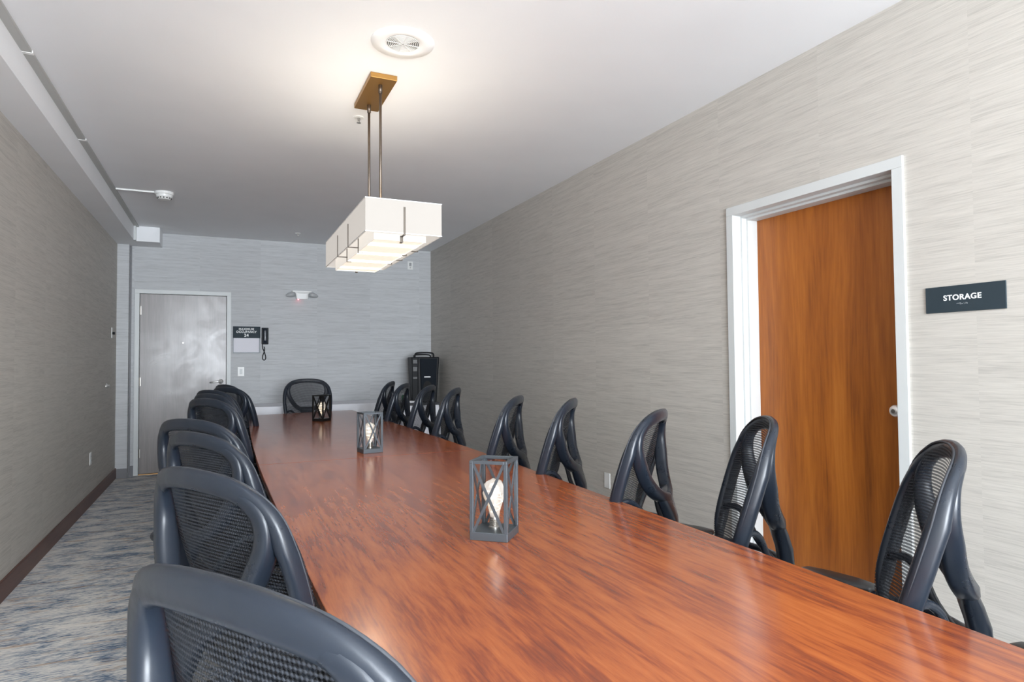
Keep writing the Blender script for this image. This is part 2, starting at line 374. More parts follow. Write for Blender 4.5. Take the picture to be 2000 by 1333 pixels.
rel(box('corridor_blank', (BD0+.03, BD1-.03, YB+.14, YB+.15, 0, SH-.03), M_dark, d2), d2)

# ------------------------------------------------------------------ conference table
TZ = .745; TY0, TY1, SEAM = .08, 7.34, 3.72
def halfw(y):
    t = abs(y-3.70)/3.62
    return .635 - .075*t**1.7
XC = .818
tbl = tag(empty('conference_table', (XC, 3.70, 0)), 'long boat-shaped red-brown mahogany laminate conference table running down the room', 'table')
def slab(name, y0, y1, z0, z1, inset, m, cut0, cut1, nseg=22):
    bm = bmesh.new(); L = []; R = []
    for i in range(nseg+1):
        y = y0+(y1-y0)*i/nseg; h = halfw(y)-inset
        k_ = .12 if (i == nseg and y1 > 7) else 0
        L.append((XC-h, y-k_)); R.append((XC+h, y+k_))
    pts = R + L[::-1]
    a = [bm.verts.new((x-XC, y-3.70, z0)) for x, y in pts]; b_ = [bm.verts.new((x-XC, y-3.70, z1)) for x, y in pts]
    bm.faces.new(a[::-1]); bm.faces.new(b_); n = len(a)
    for i in range(n): bm.faces.new((a[i], a[(i+1) % n], b_[(i+1) % n], b_[i]))
    return mk(name, bm, m, tbl, bevel=.0022)
tp1 = slab('tabletop_panel', TY0, SEAM-.0012, TZ-.022, TZ, 0, M_lam, 0, 0)
tp2 = slab('tabletop_panel', SEAM+.0012, TY1, TZ-.022, TZ, 0, M_lam, 0, 0)
e1 = slab('edge_band', TY0+.006, SEAM-.0012, TZ-.052, TZ-.0225, .006, M_lam_edge, 0, 0); e2 = slab('edge_band', SEAM+.0012, TY1-.006, TZ-.052, TZ-.0225, .006, M_lam_edge, 0, 0)
for yy in (.9, 2.6, 4.8, 6.5):
    bm = bmesh.new(); bx(bm, -.30, .30, yy-3.70-.02, yy-3.70+.02, .05, TZ-.0525); bx(bm, -.02, .02, yy-3.70-.30, yy-3.70+.30, .05, TZ-.0525)
    bx(bm, -.34, .34, yy-3.73, yy-3.67, 0, .05); mk('table_base', bm, M_lam_edge, tbl, bevel=.003)

# ------------------------------------------------------------------ chairs
def frame_curve(s):
    P = [(.192, 0, 1.070), (.187, .09, 1.065), (.170, .165, 1.046), (.138, .222, .998), (.110, .247, .930), (.087, .253, .86), (.066, .250, .79),
         (.048, .243, .725), (.036, .230, .665), (.034, .205, .61), (.044, .15, .578), (.052, .0, .570)]
    pts = catmull(P, 4)
    return [Vector((p.x, s*p.y, p.z)) for p in pts]
half = frame_curve(1)
def wing_at(z):
    best = min(range(len(half)), key=lambda i: abs(half[i].z-z) if half[i].y > .1 or z > 1.0 or z < .58 else 9)
    return half[best]
def make_chair():
    root = empty('office_chair')
    # back frame: closed loop, wide flat band at the top, rounder rails at the sides
    loop = half + [Vector((p.x, -p.y, p.z)) for p in half[-2:0:-1]]
    secs = []; Nn = len(loop)
    for i, p in enumerate(loop):
        d = (loop[(i+1) % Nn]-loop[(i-1) % Nn]).normalized()
        c = Vector((.10, 0, .80)); outw = (p-c); outw.x = 0; outw = (outw-d*outw.dot(d)).normalized()
        nrm = d.cross(outw).normalized()
        t = max(0, min(1, (p.z-.90)/.15)); lo = max(0, min(1, (.68-p.z)/.1))
        wd = .019+.006*t-.006*lo; th = .013+.001*t-.003*lo
        tw = max(0, min(1, (1.03-p.z)/.10))*(1-lo); th += .012*tw; p = p+Vector((.008*tw, 0, 0))
        secs.append((p, outw*wd, nrm*th))
    bm = bmesh.new(); loft(bm, secs, closed=True, n=12, e=.8); mk('back_frame', bm, M_black, root, smooth=True)
    # mesh panel stretched over the front
    bm = bmesh.new(); R = 22; K = 14; rows = []
    side = [p for p in half if p.y > .02 or True]
    zs = [1.078-.50*i/R for i in range(R+1)]
    for z in zs:
        # interpolate frame (u, V) at this height
        cand = None
        for a, b_ in zip(half, half[1:]):
            if (a.z-z)*(b_.z-z) <= 0 and a.z != b_.z:
                t = (z-a.z)/(b_.z-a.z); cand = a.lerp(b_, t); break
        if cand is None: cand = Vector((half[0].x, .06, z)) if z > .9 else Vector((half[-1].x, .10, z))
        V = max(cand.y+.010, .05)
        zt = max(0, min(1, (z-.57)/.50)); uc = .052+(.190-.052)*(zt**1.15)+.034*math.sin(PI*zt)
        row = []
        for k in range(K+1):
            v = -V+2*V*k/K; f = (v/V)**2
            u = uc*(1-f)+cand.x*f-.017
            row.append(bm.verts.new((u, v, z)))
        rows.append(row)
    for A, B in zip(rows, rows[1:]):
        for k in range(K): bm.faces.new((A[k], A[k+1], B[k+1], B[k]))
    mk('mesh_back', bm, M_mesh, root, smooth=True)
    bm = bmesh.new(); seam = []
    for (p, a, n_), in zip(secs): seam.append(Vector(p)+Vector(a)*.72+Vector((-.0135, 0, 0)))
    tube(bm, seam, .0032, 6, closed=True); mk('seam_piping', bm, M_piping, root, smooth=True)
    # Y-shaped spine: two arms merging into a blade
    bm = bmesh.new()
    for s in (1, -1):
        P = catmull([(.182, s*.130, 1.056), (.168, s*.172, 1.038), (.150, s*.205, 1.000), (.143, s*.212, .945), (.148, s*.194, .885), (.160, s*.158, .82), (.180, s*.112, .768), (.198, s*.060, .738), (.205, s*.0, .725)], 4)
        sec = []; n = len(P)
        for i, p in enumerate(P):
            d = (P[min(i+1, n-1)]-P[max(i-1, 0)]).normalized(); t = i/(n-1)
            side_ = d.cross(Vector((1, 0, 0))).normalized(); dep = side_.cross(d).normalized()
            w1 = .010+.014*min(1, t*4); w2 = .009+.018*min(1, t*2.0)
            sec.append((p, side_*w1, dep*w2))
        loft(bm, sec, n=12, e=.6)
    sec = []
    for (u, z, hw, ht) in ((.190, .765, .105, .010), (.200, .735, .092, .020), (.212, .695, .064, .025), (.228, .64, .046, .026), (.236, .56, .040, .024), (.235, .48, .038, .022), (.18, .395, .038, .018), (.08, .370, .04, .015)):
        sec.append(((u, 0, z), (0, hw, 0), (ht*math.cos(.15), 0, ht*math.sin(.15)) if z > .45 else (ht*.6, 0, ht*.8)))
    loft(bm, sec, n=14, e=.55); mk('back_spine', bm, M_black, root, smooth=True)
    # lumbar arch between spine and mesh
    bm = bmesh.new(); tube(bm, catmull([(.20, .04, .58), (.155, .105, .64), (.128, .150, .705), (.095, .19, .735), (.058, .228, .72)], 4), .012, 8)
    tube(bm, catmull([(.20, -.04, .58), (.155, -.105, .64), (.128, -.150, .705), (.095, -.19, .735), (.058, -.228, .72)], 4), .012, 8)
    mk('lumbar_support', bm, M_black, root, smooth=True)
    # seat cushion and pan
    def disc(zs_, rx, ry, off, e_):
        rings = []
        for (z, k) in zs_:
            R_ = []
            for i in range(32):
                t = 2*PI*i/32; x = math.cos(t); y = math.sin(t)
                X = off+rx*k*math.copysign(abs(x)**e_, x); Y = ry*k*math.copysign(abs(y)**e_, y)
                zz = z-.035*max(0, (-(X-off)/rx-.55))/.45 + .012*(abs(Y)/ry)**2
                R_.append(bm.verts.new((X, Y, zz)))
            rings.append(R_)
        for A, B in zip(rings, rings[1:]):
            for i in range(32): bm.faces.new((A[i], A[(i+1) % 32], B[(i+1) % 32], B[i]))
        bm.faces.new(rings[0][::-1]); bm.faces.new(rings[-1])
    bm = bmesh.new(); disc([(.414, .80), (.416, .95), (.430, .995), (.448, 1.0), (.462, .965), (.470, .88), (.473, .6), (.472, .25)], .25, .245, -.045, .72)
    mk('seat', bm, M_seat, root, smooth=True)
    bm = bmesh.new(); disc([(.385, .55), (.390, .80), (.406, .90), (.4135, .90)], .25, .245, -.045, .75); mk('seat_pan', bm, M_blackd, root, smooth=True)
    for s in (1, -1):
        bm = bmesh.new(); tube(bm, catmull([(.232, s*.03, .585), (.222, s*.13, .575), (.17, s*.24, .570), (.08, s*.29, .573), (-.03, s*.325, .578)], 4), .013, 8); ab = mk('arm_bracket', bm, M_black, root, smooth=True)
        bm = bmesh.new(); pd = Vector((-.90, s*.436, 0)); pl = Vector((s*.436, .90, 0))
        loft(bm, [((Vector((.02, s*.295, .600))+pd*d_), pl*w_, (0, 0, t_)) for d_, w_, t_ in ((0, .012, .006), (.008, .030, .012), (.06, .042, .015), (.15, .045, .015), (.215, .036, .013), (.235, .012, .006))], n=16, e=.85)
        mk('arm_pad', bm, M_seat, root, smooth=True)
    bm = bmesh.new(); bx(bm, -.12, .10, -.09, .09, .335, .383); mk('tilt_mechanism', bm, M_blackd, root, bevel=.01)
    bm = bmesh.new(); cyl(bm, (0, 0, .11), (0, 0, .24), .028, 16); cyl(bm, (0, 0, .20), (0, 0, .336), .015, 16); mk('gas_column', bm, M_blackd, root, smooth=False)
    for k in range(5):
        a = 2*PI*k/5+.3; d = Vector((math.cos(a), math.sin(a), 0)); s_ = Vector((-d.y, d.x, 0))
        bm = bmesh.new(); loft(bm, [(d*.0+Vector((0, 0, .115)), s_*.03, Vector((0, 0, .022))), (d*.12+Vector((0, 0, .108)), s_*.024, Vector((0, 0, .018))), (d*.30+Vector((0, 0, .078)), s_*.016, Vector((0, 0, .011)))], n=10)
        lg = mk('base_leg', bm, M_blackd, root, smooth=True)
        bm = bmesh.new(); c_ = d*.29+Vector((0, 0, .026))
        cyl(bm, c_-s_*.024, c_-s_*.006, .026, 14); cyl(bm, c_+s_*.006, c_+s_*.024, .026, 14); cyl(bm, c_-s_*.008, c_+s_*.008, .012, 8); cyl(bm, c_, c_+Vector((0, 0, .05)), .006, 8)
        mk('caster', bm, M_blackd, lg)
    return root
def copy_tree(o, parent=None):
    c = o.copy(); C.objects.link(c)
    if parent: c.parent = parent
    for ch in list(o.children): copy_tree(ch, c)
    return c
CH_T = 1.045   # height of the top rim over the floor, chair at its usual height
# (x, y of the top rim centre, direction of the chair's rear, rise over the usual height, label)
RCH = [(1.72, .36, -46, .0, 'chair at the near right end of the table, only its arm pad in view'),
       (1.70, 1.0, -51, -.006, 'large black mesh-back chair at the right edge of the picture, right of the storage door'),
       (1.74, 1.635, -37, .008, 'black mesh-back chair standing in front of the storage door'),
       (1.685, 2.17, -50, .0, 'black mesh-back chair just beyond the storage door, right of the low wall plate'),
       (1.68, 2.89, -38, .01, 'black mesh-back chair just left of the low white wall plate'),
       (1.63, 3.45, -36, .0, 'black chair on the right side rising behind the nearest lantern, level with the table seam'),
       (1.69, 4.72, -31, .0, 'slim black chair with a brownish rim, next beyond the gap in the right row'),
       (1.69, 5.40, -32, .0, 'black chair on the right side, overlapping the foot of the tall black speaker'),
       (1.63, 6.02, -29, .0, 'black chair on the right side, just left of the speaker and the corner table'),
       (1.66, 6.70, -25, .0, 'rearmost black chair on the right side, farthest from the camera')]
LCH = [(-.004, .785, 214, -.025, 'large black chair in the bottom foreground, cut off by the picture edge'),
       (-.057, 1.63, 211, -.03, 'second black mesh chair on the left side, with a pale scuff on its mesh'),
       (-.088, 2.48, 211, -.03, 'third black mesh chair on the left side, with a small nick on its top rim'),
       (-.13, 3.02, 220, -.025, 'black chair on the left side standing out into the aisle behind the third'),
       (-.09, 4.22, 213, .0, 'fifth black chair on the left side, its whole upper mesh showing'),
       (-.085, 4.86, 213, .0, 'sixth chair on the left side, overlapped by the one before it'),
       (-.085, 5.50, 215, .0, 'seventh chair on the left side in the far cluster'),
       (.03, 6.12, 216, .0, 'eighth chair on the left side, tucked inside the outline of the last one'),
       (.02, 6.80, 208, .0, 'rearmost chair on the left side, highest rim of the far cluster')]
HCH = [(.90, 7.66, 88, .020, 'black mesh chair at the far head of the table, facing the camera')]
T_U = .185
base = make_chair(); first = True
for grp, lst in (('chairs along the right side of the table', RCH), ('chairs along the left side of the table', LCH), (None, HCH)):
    for (x, y, deg, dz, lab) in lst:
        o = base if first else copy_tree(base); first = False
        a = math.radians(deg); o.rotation_euler = (0, 0, a); o.location = (x-T_U*math.cos(a), y-T_U*math.sin(a), 0)
        if dz:
            for ch in o.children:
                if ch.name.split('.')[0] not in ('base_leg',): ch.location.z = dz
        tag(o, lab, 'chair', grp)

# ------------------------------------------------------------------ lanterns on the table
def lantern(x, y, deg, mf, label, dx=0):
    L_ = tag(empty('lantern', (x, y, TZ), math.radians(deg)), label, 'lantern', 'lanterns down the middle of the table')
    h = .062; H = .247; b0 = .026
    box('lantern_base', (-h, h, -h, h, 0, b0), mf, L_, .002)
    for sx_ in (-1, 1):
        for sy_ in (-1, 1):
            box('corner_post', (sx_*h-(.012 if sx_ > 0 else 0), sx_*h+(0 if sx_ > 0 else .012), sy_*h-(.012 if sy_ > 0 else 0), sy_*h+(0 if sy_ > 0 else .012), b0, H-.010), mf, L_, .001)
    bm = bmesh.new()
    bx(bm, -h, h, -h, -h+.011, H-.010, H); bx(bm, -h, h, h-.011, h, H-.010, H); bx(bm, -h, -h+.011, -h+.011, h-.011, H-.010, H); bx(bm, h-.011, h, -h+.011, h-.011, H-.010, H)
    mk('top_frame', bm, mf, L_, bevel=.001)
    for k in range(4):
        A = Matrix.Rotation(k*PI/2, 4, 'Z')
        for s in (1, -1):
            bm = bmesh.new(); bar(bm, A @ Vector((-s*(h-.012), -h+.004+(.0015 if s > 0 else -.0002), b0)), A @ Vector((s*(h-.012), -h+.004+(.0015 if s > 0 else -.0002), H-.010)), .004, .0085)
            mk('cross_brace', bm, mf, L_)
    # bulb: socket, faceted glass, fairy-light string
    bm = bmesh.new()
    prof = [(0, 0), (.019, 0), (.019, .006)]
    for i in range(5): prof += [(.0175, .008+i*.005), (.0150, .0105+i*.005)]
    prof += [(.014, .036), (0, .036)]
    lathe(bm, prof, (0, 0, b0), 20); mk('bulb_socket', bm, M_steel, L_, smooth=False)
    bm = bmesh.new(); prof = [(0, 0), (.014, .0), (.017, .018), (.024, .040), (.033, .062), (.037, .082), (.035, .100), (.025, .114), (.010, .121), (0, .122)]
    lathe(bm, prof, (0, 0, b0+.034), 11)
    for v in bm.verts:
        j = random.uniform(.90, 1.10); v.co.x *= j; v.co.y *= j; v.co.z += random.uniform(-.002, .002)
    gl = mk('glass_bulb', bm, M_glass, L_)
    bm = bmesh.new(); pts = []
    for i in range(46):
        t = i/45; a = t*2*PI*4.5; rr = .006+.020*math.sin(PI*min(1, t*1.02))*random.uniform(.6, 1.1)
        pts.append((rr*math.cos(a), rr*math.sin(a), b0+.045+.098*t))
    for p in pts[::3]:
        bmesh.ops.create_icosphere(bm, subdivisions=1, radius=.0024, matrix=Matrix.Translation(p))
    for a_, b_ in zip(pts, pts[1:]): cyl(bm, a_, b_, .0005, 4)
    tag(mk('fairy_light_string', bm, M_fil, gl), kind='stuff')
    return L_
lantern(.793, 1.865, 48.5, M_frame, 'nearest of the three X-braced lanterns, grey metal, beside the foreground of the table')
lantern(.835, 3.93, 8, M_frame, 'middle X-braced lantern, grey metal with bright bulb, just past the table seam')
lantern(.862, 6.21, 45, M_frame_k, 'farthest lantern, black metal, in front of the head chair')

# ------------------------------------------------------------------ pendant lamp
pn = tag(empty('pendant_lamp', (.763, 3.43, ZC)), 'white rectangular two-tier fabric pendant lamp hanging on two rods from a bronze canopy', 'lamp')
def pp(o): return rel(o, pn)
pp(box('canopy', (.712, .856, 3.32, 3.785, ZC-.028, ZC-.0005), M_bronze, pn, .002))
for yy in (3.405, 3.70):
    bm = bmesh.new(); cyl(bm, (.783, yy, 2.0), (.783, yy, ZC-.028), .0075, 14); cyl(bm, (.783, yy, ZC-.075), (.783, yy, ZC-.028), .0105, 14)
    pp(mk('hanging_rod', bm, M_rod, pn, smooth=True))
def openbox(bm, x0, x1, y0, y1, z0, z1, t_):
    bx(bm, x0, x1, y0, y0+t_, z0, z1); bx(bm, x0, x1, y1-t_, y1, z0, z1); bx(bm, x0, x0+t_, y0+t_, y1-t_, z0, z1); bx(bm, x1-t_, x1, y0+t_, y1-t_, z0, z1)
ox0, ox1, oy0, oy1, oz0, oz1 = .583, .943, 2.835, 4.025, 1.895, 2.052
bm = bmesh.new(); openbox(bm, ox0, ox1, oy0, oy1, oz0, oz1, .004); sh_ = pp(mk('outer_shade', bm, M_fabric, pn))
bm = bmesh.new(); openbox(bm, ox0-.0015, ox1+.0015, oy0-.0015, oy1+.0015, oz0, oz0+.004, .006); openbox(bm, ox0-.0015, ox1+.0015, oy0-.0015, oy1+.0015, oz1-.004, oz1, .006)
mk('shade_hem', bm, M_plastic_w, sh_)
ix0, ix1, iy0, iy1, iz0, iz1 = .634, .882, 2.89, 3.98, 1.872, 2.035
bm = bmesh.new(); openbox(bm, ix0, ix1, iy0, iy1, iz0, iz1, .004); pp(mk('inner_shade', bm, M_shade_in, pn))
pp(box('diffuser_panel', (ix0+.006, ix1-.006, iy0+.006, iy1-.006, iz0+.004, iz0+.008), M_diff, pn))
for yy in (3.25, 3.57):
    for s, xo, xi in ((-1, ox0, ix0), (1, ox1, ix1)):
        bm = bmesh.new(); bar(bm, (xo+s*.003, yy, oz0+.115), (xo+s*.003, yy, oz0-.004), .003, .009, (0, 1, 0)); bar(bm, (xo+s*.004, yy, oz0-.004), (xi, yy, oz0-.004), .009, .004)
        bar(bm, (xi+s*.003, yy, oz0+.06), (xi+s*.003, yy, iz0-.006), .003, .008, (0, 1, 0)); bar(bm, (xi+s*.004, yy, iz0-.006), (xi-s*.022, yy, iz0-.006), .008, .004)
        pp(mk('shade_bracket', bm, M_brack, pn))
for yo, yi, s in ((oy0, iy0, -1), (oy1, iy1, 1)):
    bm = bmesh.new(); bar(bm, (.763, yo+s*.003, oz0+.125), (.763, yo+s*.003, oz0-.004), .009, .003, (0, 1, 0)); bar(bm, (.763, yo+s*.004, oz0-.004), (.763, yi, oz0-.004), .009, .004)
    bar(bm, (.763, yi+s*.004, oz0), (.763, yi+s*.004, iz0-.008), .014, .006, (0, 1, 0)); bar(bm, (.763, yi+s*.004, iz0-.006), (.763, yi-s*.02, iz0-.006), .010, .004)
    pp(mk('shade_bracket', bm, M_brack, pn))
bm = bmesh.new(); bx(bm, ix0+.02, ix1-.02, 3.36, 3.75, 1.99, 2.0); pp(mk('lamp_chassis', bm, M_white, pn))
for yy in (3.03, 3.30, 3.57, 3.84):
    bm = bmesh.new(); cyl(bm, (.66, yy, 1.93), (.85, yy, 1.93), .012, 12); pp(mk('lamp_tube', bm, mat('tube_glow', (1, 1, 1), .5, emit=(1, .9, .75), es=3), pn, smooth=True))

# ------------------------------------------------------------------ ceiling fittings
cv = tag(empty('ceiling_diffuser', (.79, 2.955, ZC)), 'round white ceiling air diffuser with perforated centre, above the pendant canopy', 'air vent')
bm = bmesh.new(); lathe(bm, [(.153, -.0005), (.151, -.006), (.10, -.010), (.084, -.006), (.080, -.004)], n=48); mk('outer_ring', bm, M_paint, cv, smooth=True)
bm = bmesh.new(); lathe(bm, [(0, -.0045), (.081, -.0045), (.081, -.001), (0, -.001)], n=36); gb = mk('grille_backing', bm, M_dark, cv)
bm = bmesh.new()
for k in range(9):
    r_ = .008+.0088*k; tube(bm, [(r_*math.cos(2*PI*i/40), r_*math.sin(2*PI*i/40), -.006) for i in range(40)], .0026, 6, closed=True)
for k in range(8):
    a = 2*PI*k/8; bar(bm, (0, 0, -.0075), (.081*math.cos(a), .081*math.sin(a), -.0075), .004, .003)
mk('grille_rings', bm, M_plastic_w, cv)
sm = tag(empty('smoke_detector', (-.486, 6.462, ZC)), 'round white smoke detector on the ceiling, fed by a raceway from the soffit', 'smoke detector')
bm = bmesh.new(); lathe(bm, [(.078, 0), (.078, -.022), (.070, -.026)], n=32); mk('mounting_base', bm, M_plastic_w, sm, smooth=False)
bm = bmesh.new(); lathe(bm, [(.070, -.024), (.066, -.045), (.048, -.062), (.046, -.066), (0, -.068)], n=32); mk('sensor_head', bm, M_plastic_w, sm, smooth=False)
bm = bmesh.new()
for k in range(14):
    a = 2*PI*k/14; bx(bm, -.005, .005, -.0015, .0015, -.060, -.050, Matrix.Rotation(a, 4, 'Z') @ Matrix.Translation((0, -.0575, 0)))
mk('vent_slot', bm, M_dark, sm)['kind'] = 'stuff'
tag(box('cable_raceway', (-.862, -.565, 6.450, 6.470, ZC-.014, ZC-.0005), M_plastic_w, None, .002), 'thin white cable raceway on the ceiling between soffit and smoke detector', 'cable raceway')
for (x, y, lab) in ((.779, 3.985, 'small sprinkler head on the ceiling just beyond the pendant canopy'), (.82, 7.91, 'small sprinkler head on the ceiling near the back wall')):
    s1 = tag(empty('sprinkler_head', (x, y, ZC)), lab, 'sprinkler')
    bm = bmesh.new(); lathe(bm, [(.032, 0), (.030, -.004), (.012, -.006), (0, -.006)], n=24); mk('escutcheon', bm, M_plastic_w, s1)
    bm = bmesh.new(); cyl(bm, (0, 0, -.005), (0, 0, -.022), .006, 10); bar(bm, (.009, 0, -.008), (.004, 0, -.034), .003, .003); bar(bm, (-.009, 0, -.008), (-.004, 0, -.034), .003, .003)
    lathe(bm, [(0, -.034), (.014, -.035), (.014, -.037), (0, -.037)], n=16); mk('deflector', bm, M_steel, s1)

# ------------------------------------------------------------------ back wall fittings
sg = tag(empty('occupancy_sign', (.277, YB, 1.59)), 'charcoal maximum occupancy sign with a framed certificate, right of the grey door', 'sign')
hw, hh = .158, .167
box('sign_plate', (-hw, hw, -.010, -.0005, .022, hh), M_sign, sg)
bm = bmesh.new(); bx(bm, -hw, hw, -.012, -.0005, -hh, -hh+.012); bx(bm, -hw, -hw+.008, -.012, -.0005, -hh+.012, .022); bx(bm, hw-.016, hw, -.012, -.0005, -hh+.012, .022)
mk('certificate_frame', bm, mat('grey_frame', (.16, .18, .20), .4), sg)
ct = box('certificate', (-hw+.008, hw-.016, -.006, -.0005, -hh+.012, .022), M_paper, sg)
text('lettering', 'MAXIMUM\nOCCUPANCY', .036, M_letter, (-.004, -.0105, .116), (PI/2, 0, 0), sg, bold=.001)
text('occupancy_number', '24', .050, M_letter, (-.004, -.0105, .056), (PI/2, 0, 0), sg, bold=.0015)
ph = tag(empty('wall_phone', (.49, YB, 1.64)), 'black wall telephone with a looped cord beside the occupancy sign', 'telephone')
box('phone_base', (-.040, .040, -.026, -.0005, -.105, .105), M_blk, ph, .006)
bm = bmesh.new(); loft(bm, [((0, -.044, .098), (.026, 0, 0), (0, .016, .004)), ((0, -.050, .06), (.024, 0, 0), (0, .012, 0)), ((0, -.054, 0), (.018, 0, 0), (0, .010, 0)), ((0, -.050, -.055), (.024, 0, 0), (0, .012, 0)), ((0, -.042, -.092), (.026, 0, 0), (0, .014, -.004))], n=12)
mk('handset', bm, M_black, ph, smooth=True)
bm = bmesh.new(); P = catmull([(-.030, -.02, -.100), (-.028, -.02, -.15), (-.008, -.02, -.20), (.006, -.02, -.25), (.008, -.02, -.285), (-.008, -.02, -.305), (-.026, -.02, -.29), (-.026, -.02, -.25), (-.010, -.018, -.20), (-.004, -.018, -.16), (-.012, -.016, -.135)], 6)
tube(bm, P, .0055, 8); mk('phone_cord', bm, M_blk, ph, smooth=True)
def switch(name, x, y, z, lab, cat, face='y', h=.115, w_=.075, kind='rocker'):
    s1 = tag(empty(name, (x, y, z), 0 if face == 'y' else (PI/2 if face == 'x-' else -PI/2)), lab, cat)
    # local -Y points into the room
    box('cover_plate', (-w_/2, w_/2, -.006, -.0005, -h/2, h/2), M_plastic_w, s1, .002)
    if kind == 'rocker': box('rocker', (-.016, .016, -.010, -.006, -.032, .032), M_white, s1, .001)
    if kind == 'outlet':
        for dz in (-.02, .02):
            r_ = box('receptacle', (-.016, .016, -.008, -.006, dz-.014, dz+.014), M_white, s1, .003)
            bm = bmesh.new(); bx(bm, -.007, -.005, -.0085, -.0079, dz-.004, dz+.006); bx(bm, .005, .007, -.0085, -.0079, dz-.004, dz+.006); mk('slot', bm, M_dark, r_)
    if kind == 'strobe':
        box('strobe_lens', (-.014, .014, -.022, -.006, -.01, .036), M_clear, s1, .003); bm = bmesh.new(); cyl(bm, (0, -.009, -.03), (0, -.006, -.03), .010, 14); mk('sounder', bm, M_race, s1)
    return s1
switch('light_switch', .213, YB, 1.195, 'white light switch on the back wall, right of the grey door', 'switch')
switch('fire_strobe', 2.376, YB, 2.642, 'small white strobe unit high on the back wall near the right corner', 'alarm', kind='strobe')
switch('thermostat', XL, 8.10, 1.645, 'small white plate with a black knob on the left wall near the far corner', 'thermostat', 'x-', kind='none')
bm = bmesh.new(); cyl(bm, (XL+.0065, 8.115, 1.64), (XL+.028, 8.115, 1.64), .014, 14); th = [o for o in C.objects if o.name == 'thermostat'][0]
o = mk('dial', bm, M_blk, None); o.parent = th; o.matrix_parent_inverse = Matrix.LocRotScale(Vector((XL, 8.10, 1.645)), Matrix.Rotation(PI/2, 3, 'Z').to_quaternion(), None).inverted()
ds = tag(empty('wall_door_stop', (XL, 7.77, 1.07)), 'round chrome door bumper on the left wall below the thermostat', 'door stop')
bm = bmesh.new(); lathe(bm, [(.03, 0), (.03, .006), (.016, .016), (.016, .03), (0, .032)], n=20); bmesh.ops.transform(bm, matrix=Matrix.Rotation(PI/2, 4, 'Y'), verts=bm.verts[:]); mk('bumper', bm, M_chrome, ds, smooth=True)
switch('wall_outlet', XL, 6.94, .43, 'white outlet low on the left wall', 'outlet', 'x-', kind='outlet')
switch('blank_plate', XR, 4.08, .385, 'white cover plate low on the right wall between two chairs', 'wall plate', 'x+', kind='none')
em = tag(empty('emergency_light', (.932, YB, 2.17)), 'white twin-head emergency light with a red indicator on the back wall', 'emergency light')
bm = bmesh.new(); loft(bm, [((0, -.03, .055), (.125, 0, 0), (0, .029, 0)), ((0, -.03, .040), (.120, 0, 0), (0, .029, 0)), ((0, -.032, .020), (.082, 0, 0), (0, .031, 0)), ((0, -.030, -.05), (.070, 0, 0), (0, .028, 0))], n=12, e=.3)
mk('housing', bm, M_plastic_w, em)
for s in (-1, 1):
    bm = bmesh.new(); loft(bm, [((s*.085, -.045, .010), (.0, .028, 0), (0, 0, .030)), ((s*.135, -.050, .005), (0, .030, 0), (0, 0, .036)), ((s*.185, -.050, -.005), (0, .022, 0), (0, 0, .020)), ((s*.198, -.050, -.008), (0, .010, 0), (0, 0, .008))], n=12, e=.9)
    hd = mk('lamp_head', bm, M_clear, em, smooth=True)
    bm = bmesh.new(); loft(bm, [((s*.10, -.045, .010), (.0, .018, 0), (0, 0, .018)), ((s*.165, -.050, -.004), (0, .014, 0), (0, 0, .012))], n=10, e=.9); mk('reflector', bm, M_plastic_w, hd, smooth=True)
bm = bmesh.new(); cyl(bm, (-.045, -.035, -.050), (-.045, -.035, -.060), .007, 12); mk('indicator_led', bm, M_led, em)

# storage sign on the right wall
ss = tag(empty('storage_sign', (XR, 1.508, 1.539), -PI/2), 'charcoal sign reading STORAGE on the wall right of the wooden door', 'sign')
box('sign_plate', (-.148, .148, -.007, -.0005, -.053, .053), M_sign, ss, .001)
text('lettering', 'STORAGE', .0305, M_letter, (-.006, -.0075, .004), (PI/2, 0, 0), ss, bold=.0007)
bm = bmesh.new()
for i in range(7):
    for j in range(3):
        for k in range(2):
            if random.random() < .5: bmesh.ops.create_icosphere(bm, subdivisions=1, radius=.0007, matrix=Matrix.Translation((-.026+i*.0062+k*.0023, -.0075, -.0185-j*.0023)))
tag(mk('braille', bm, M_letter, ss), kind='stuff')

# ------------------------------------------------------------------ tables at the back wall
sd = tag(empty('side_table', (1.0, 8.16, 0)), 'long side table under a white cloth against the back wall', 'table')
def cloth_table(root, x0, x1, y0, y1, zt, flare, name, pleat=.012, per=.11):
    bm = bmesh.new(); P = []
    def side(ax, ay, bx_, by):
        n = max(6, int(math.hypot(bx_-ax, by-ay)/.025))
        return [(ax+(bx_-ax)*i/n, ay+(by-ay)*i/n) for i in range(n)]
    P = side(x0, y0, x1, y0)+side(x1, y0, x1, y1)+side(x1, y1, x0, y1)+side(x0, y1, x0, y0)
    cx, cy_ = (x0+x1)/2, (y0+y1)/2; rings = []; s = 0; arc = [0]
    for a_, b_ in zip(P, P[1:]): s += math.hypot(b_[0]-a_[0], b_[1]-a_[1]); arc.append(s)
    for z, k in ((zt, 0), (zt-.012, .15), (zt-.25, .5), (.02, 1)):
        R_ = []
        for (x, y), a_ in zip(P, arc):
            w_ = pleat*math.sin(2*PI*a_/per)*k*.5
            nx = (x-cx)/((x1-x0)/2); ny = (y-cy_)/((y1-y0)/2)
            nx = math.copysign(max(0, abs(nx)-.98)/.02, nx); ny = math.copysign(max(0, abs(ny)-.98)/.02, ny)
            if ny > 0: ny = 0
            o_ = flare*k+w_
            R_.append(bm.verts.new((x+nx*o_-root.location.x, y+ny*o_-root.location.y, z)))
        rings.append(R_)
    n = len(P)
    for A, B in zip(rings, rings[1:]):
        for i in range(n): bm.faces.new((A[i], A[(i+1) % n], B[(i+1) % n], B[i]))
    bm.faces.new(rings[0]); return mk(name, bm, M_cloth, root, smooth=False)
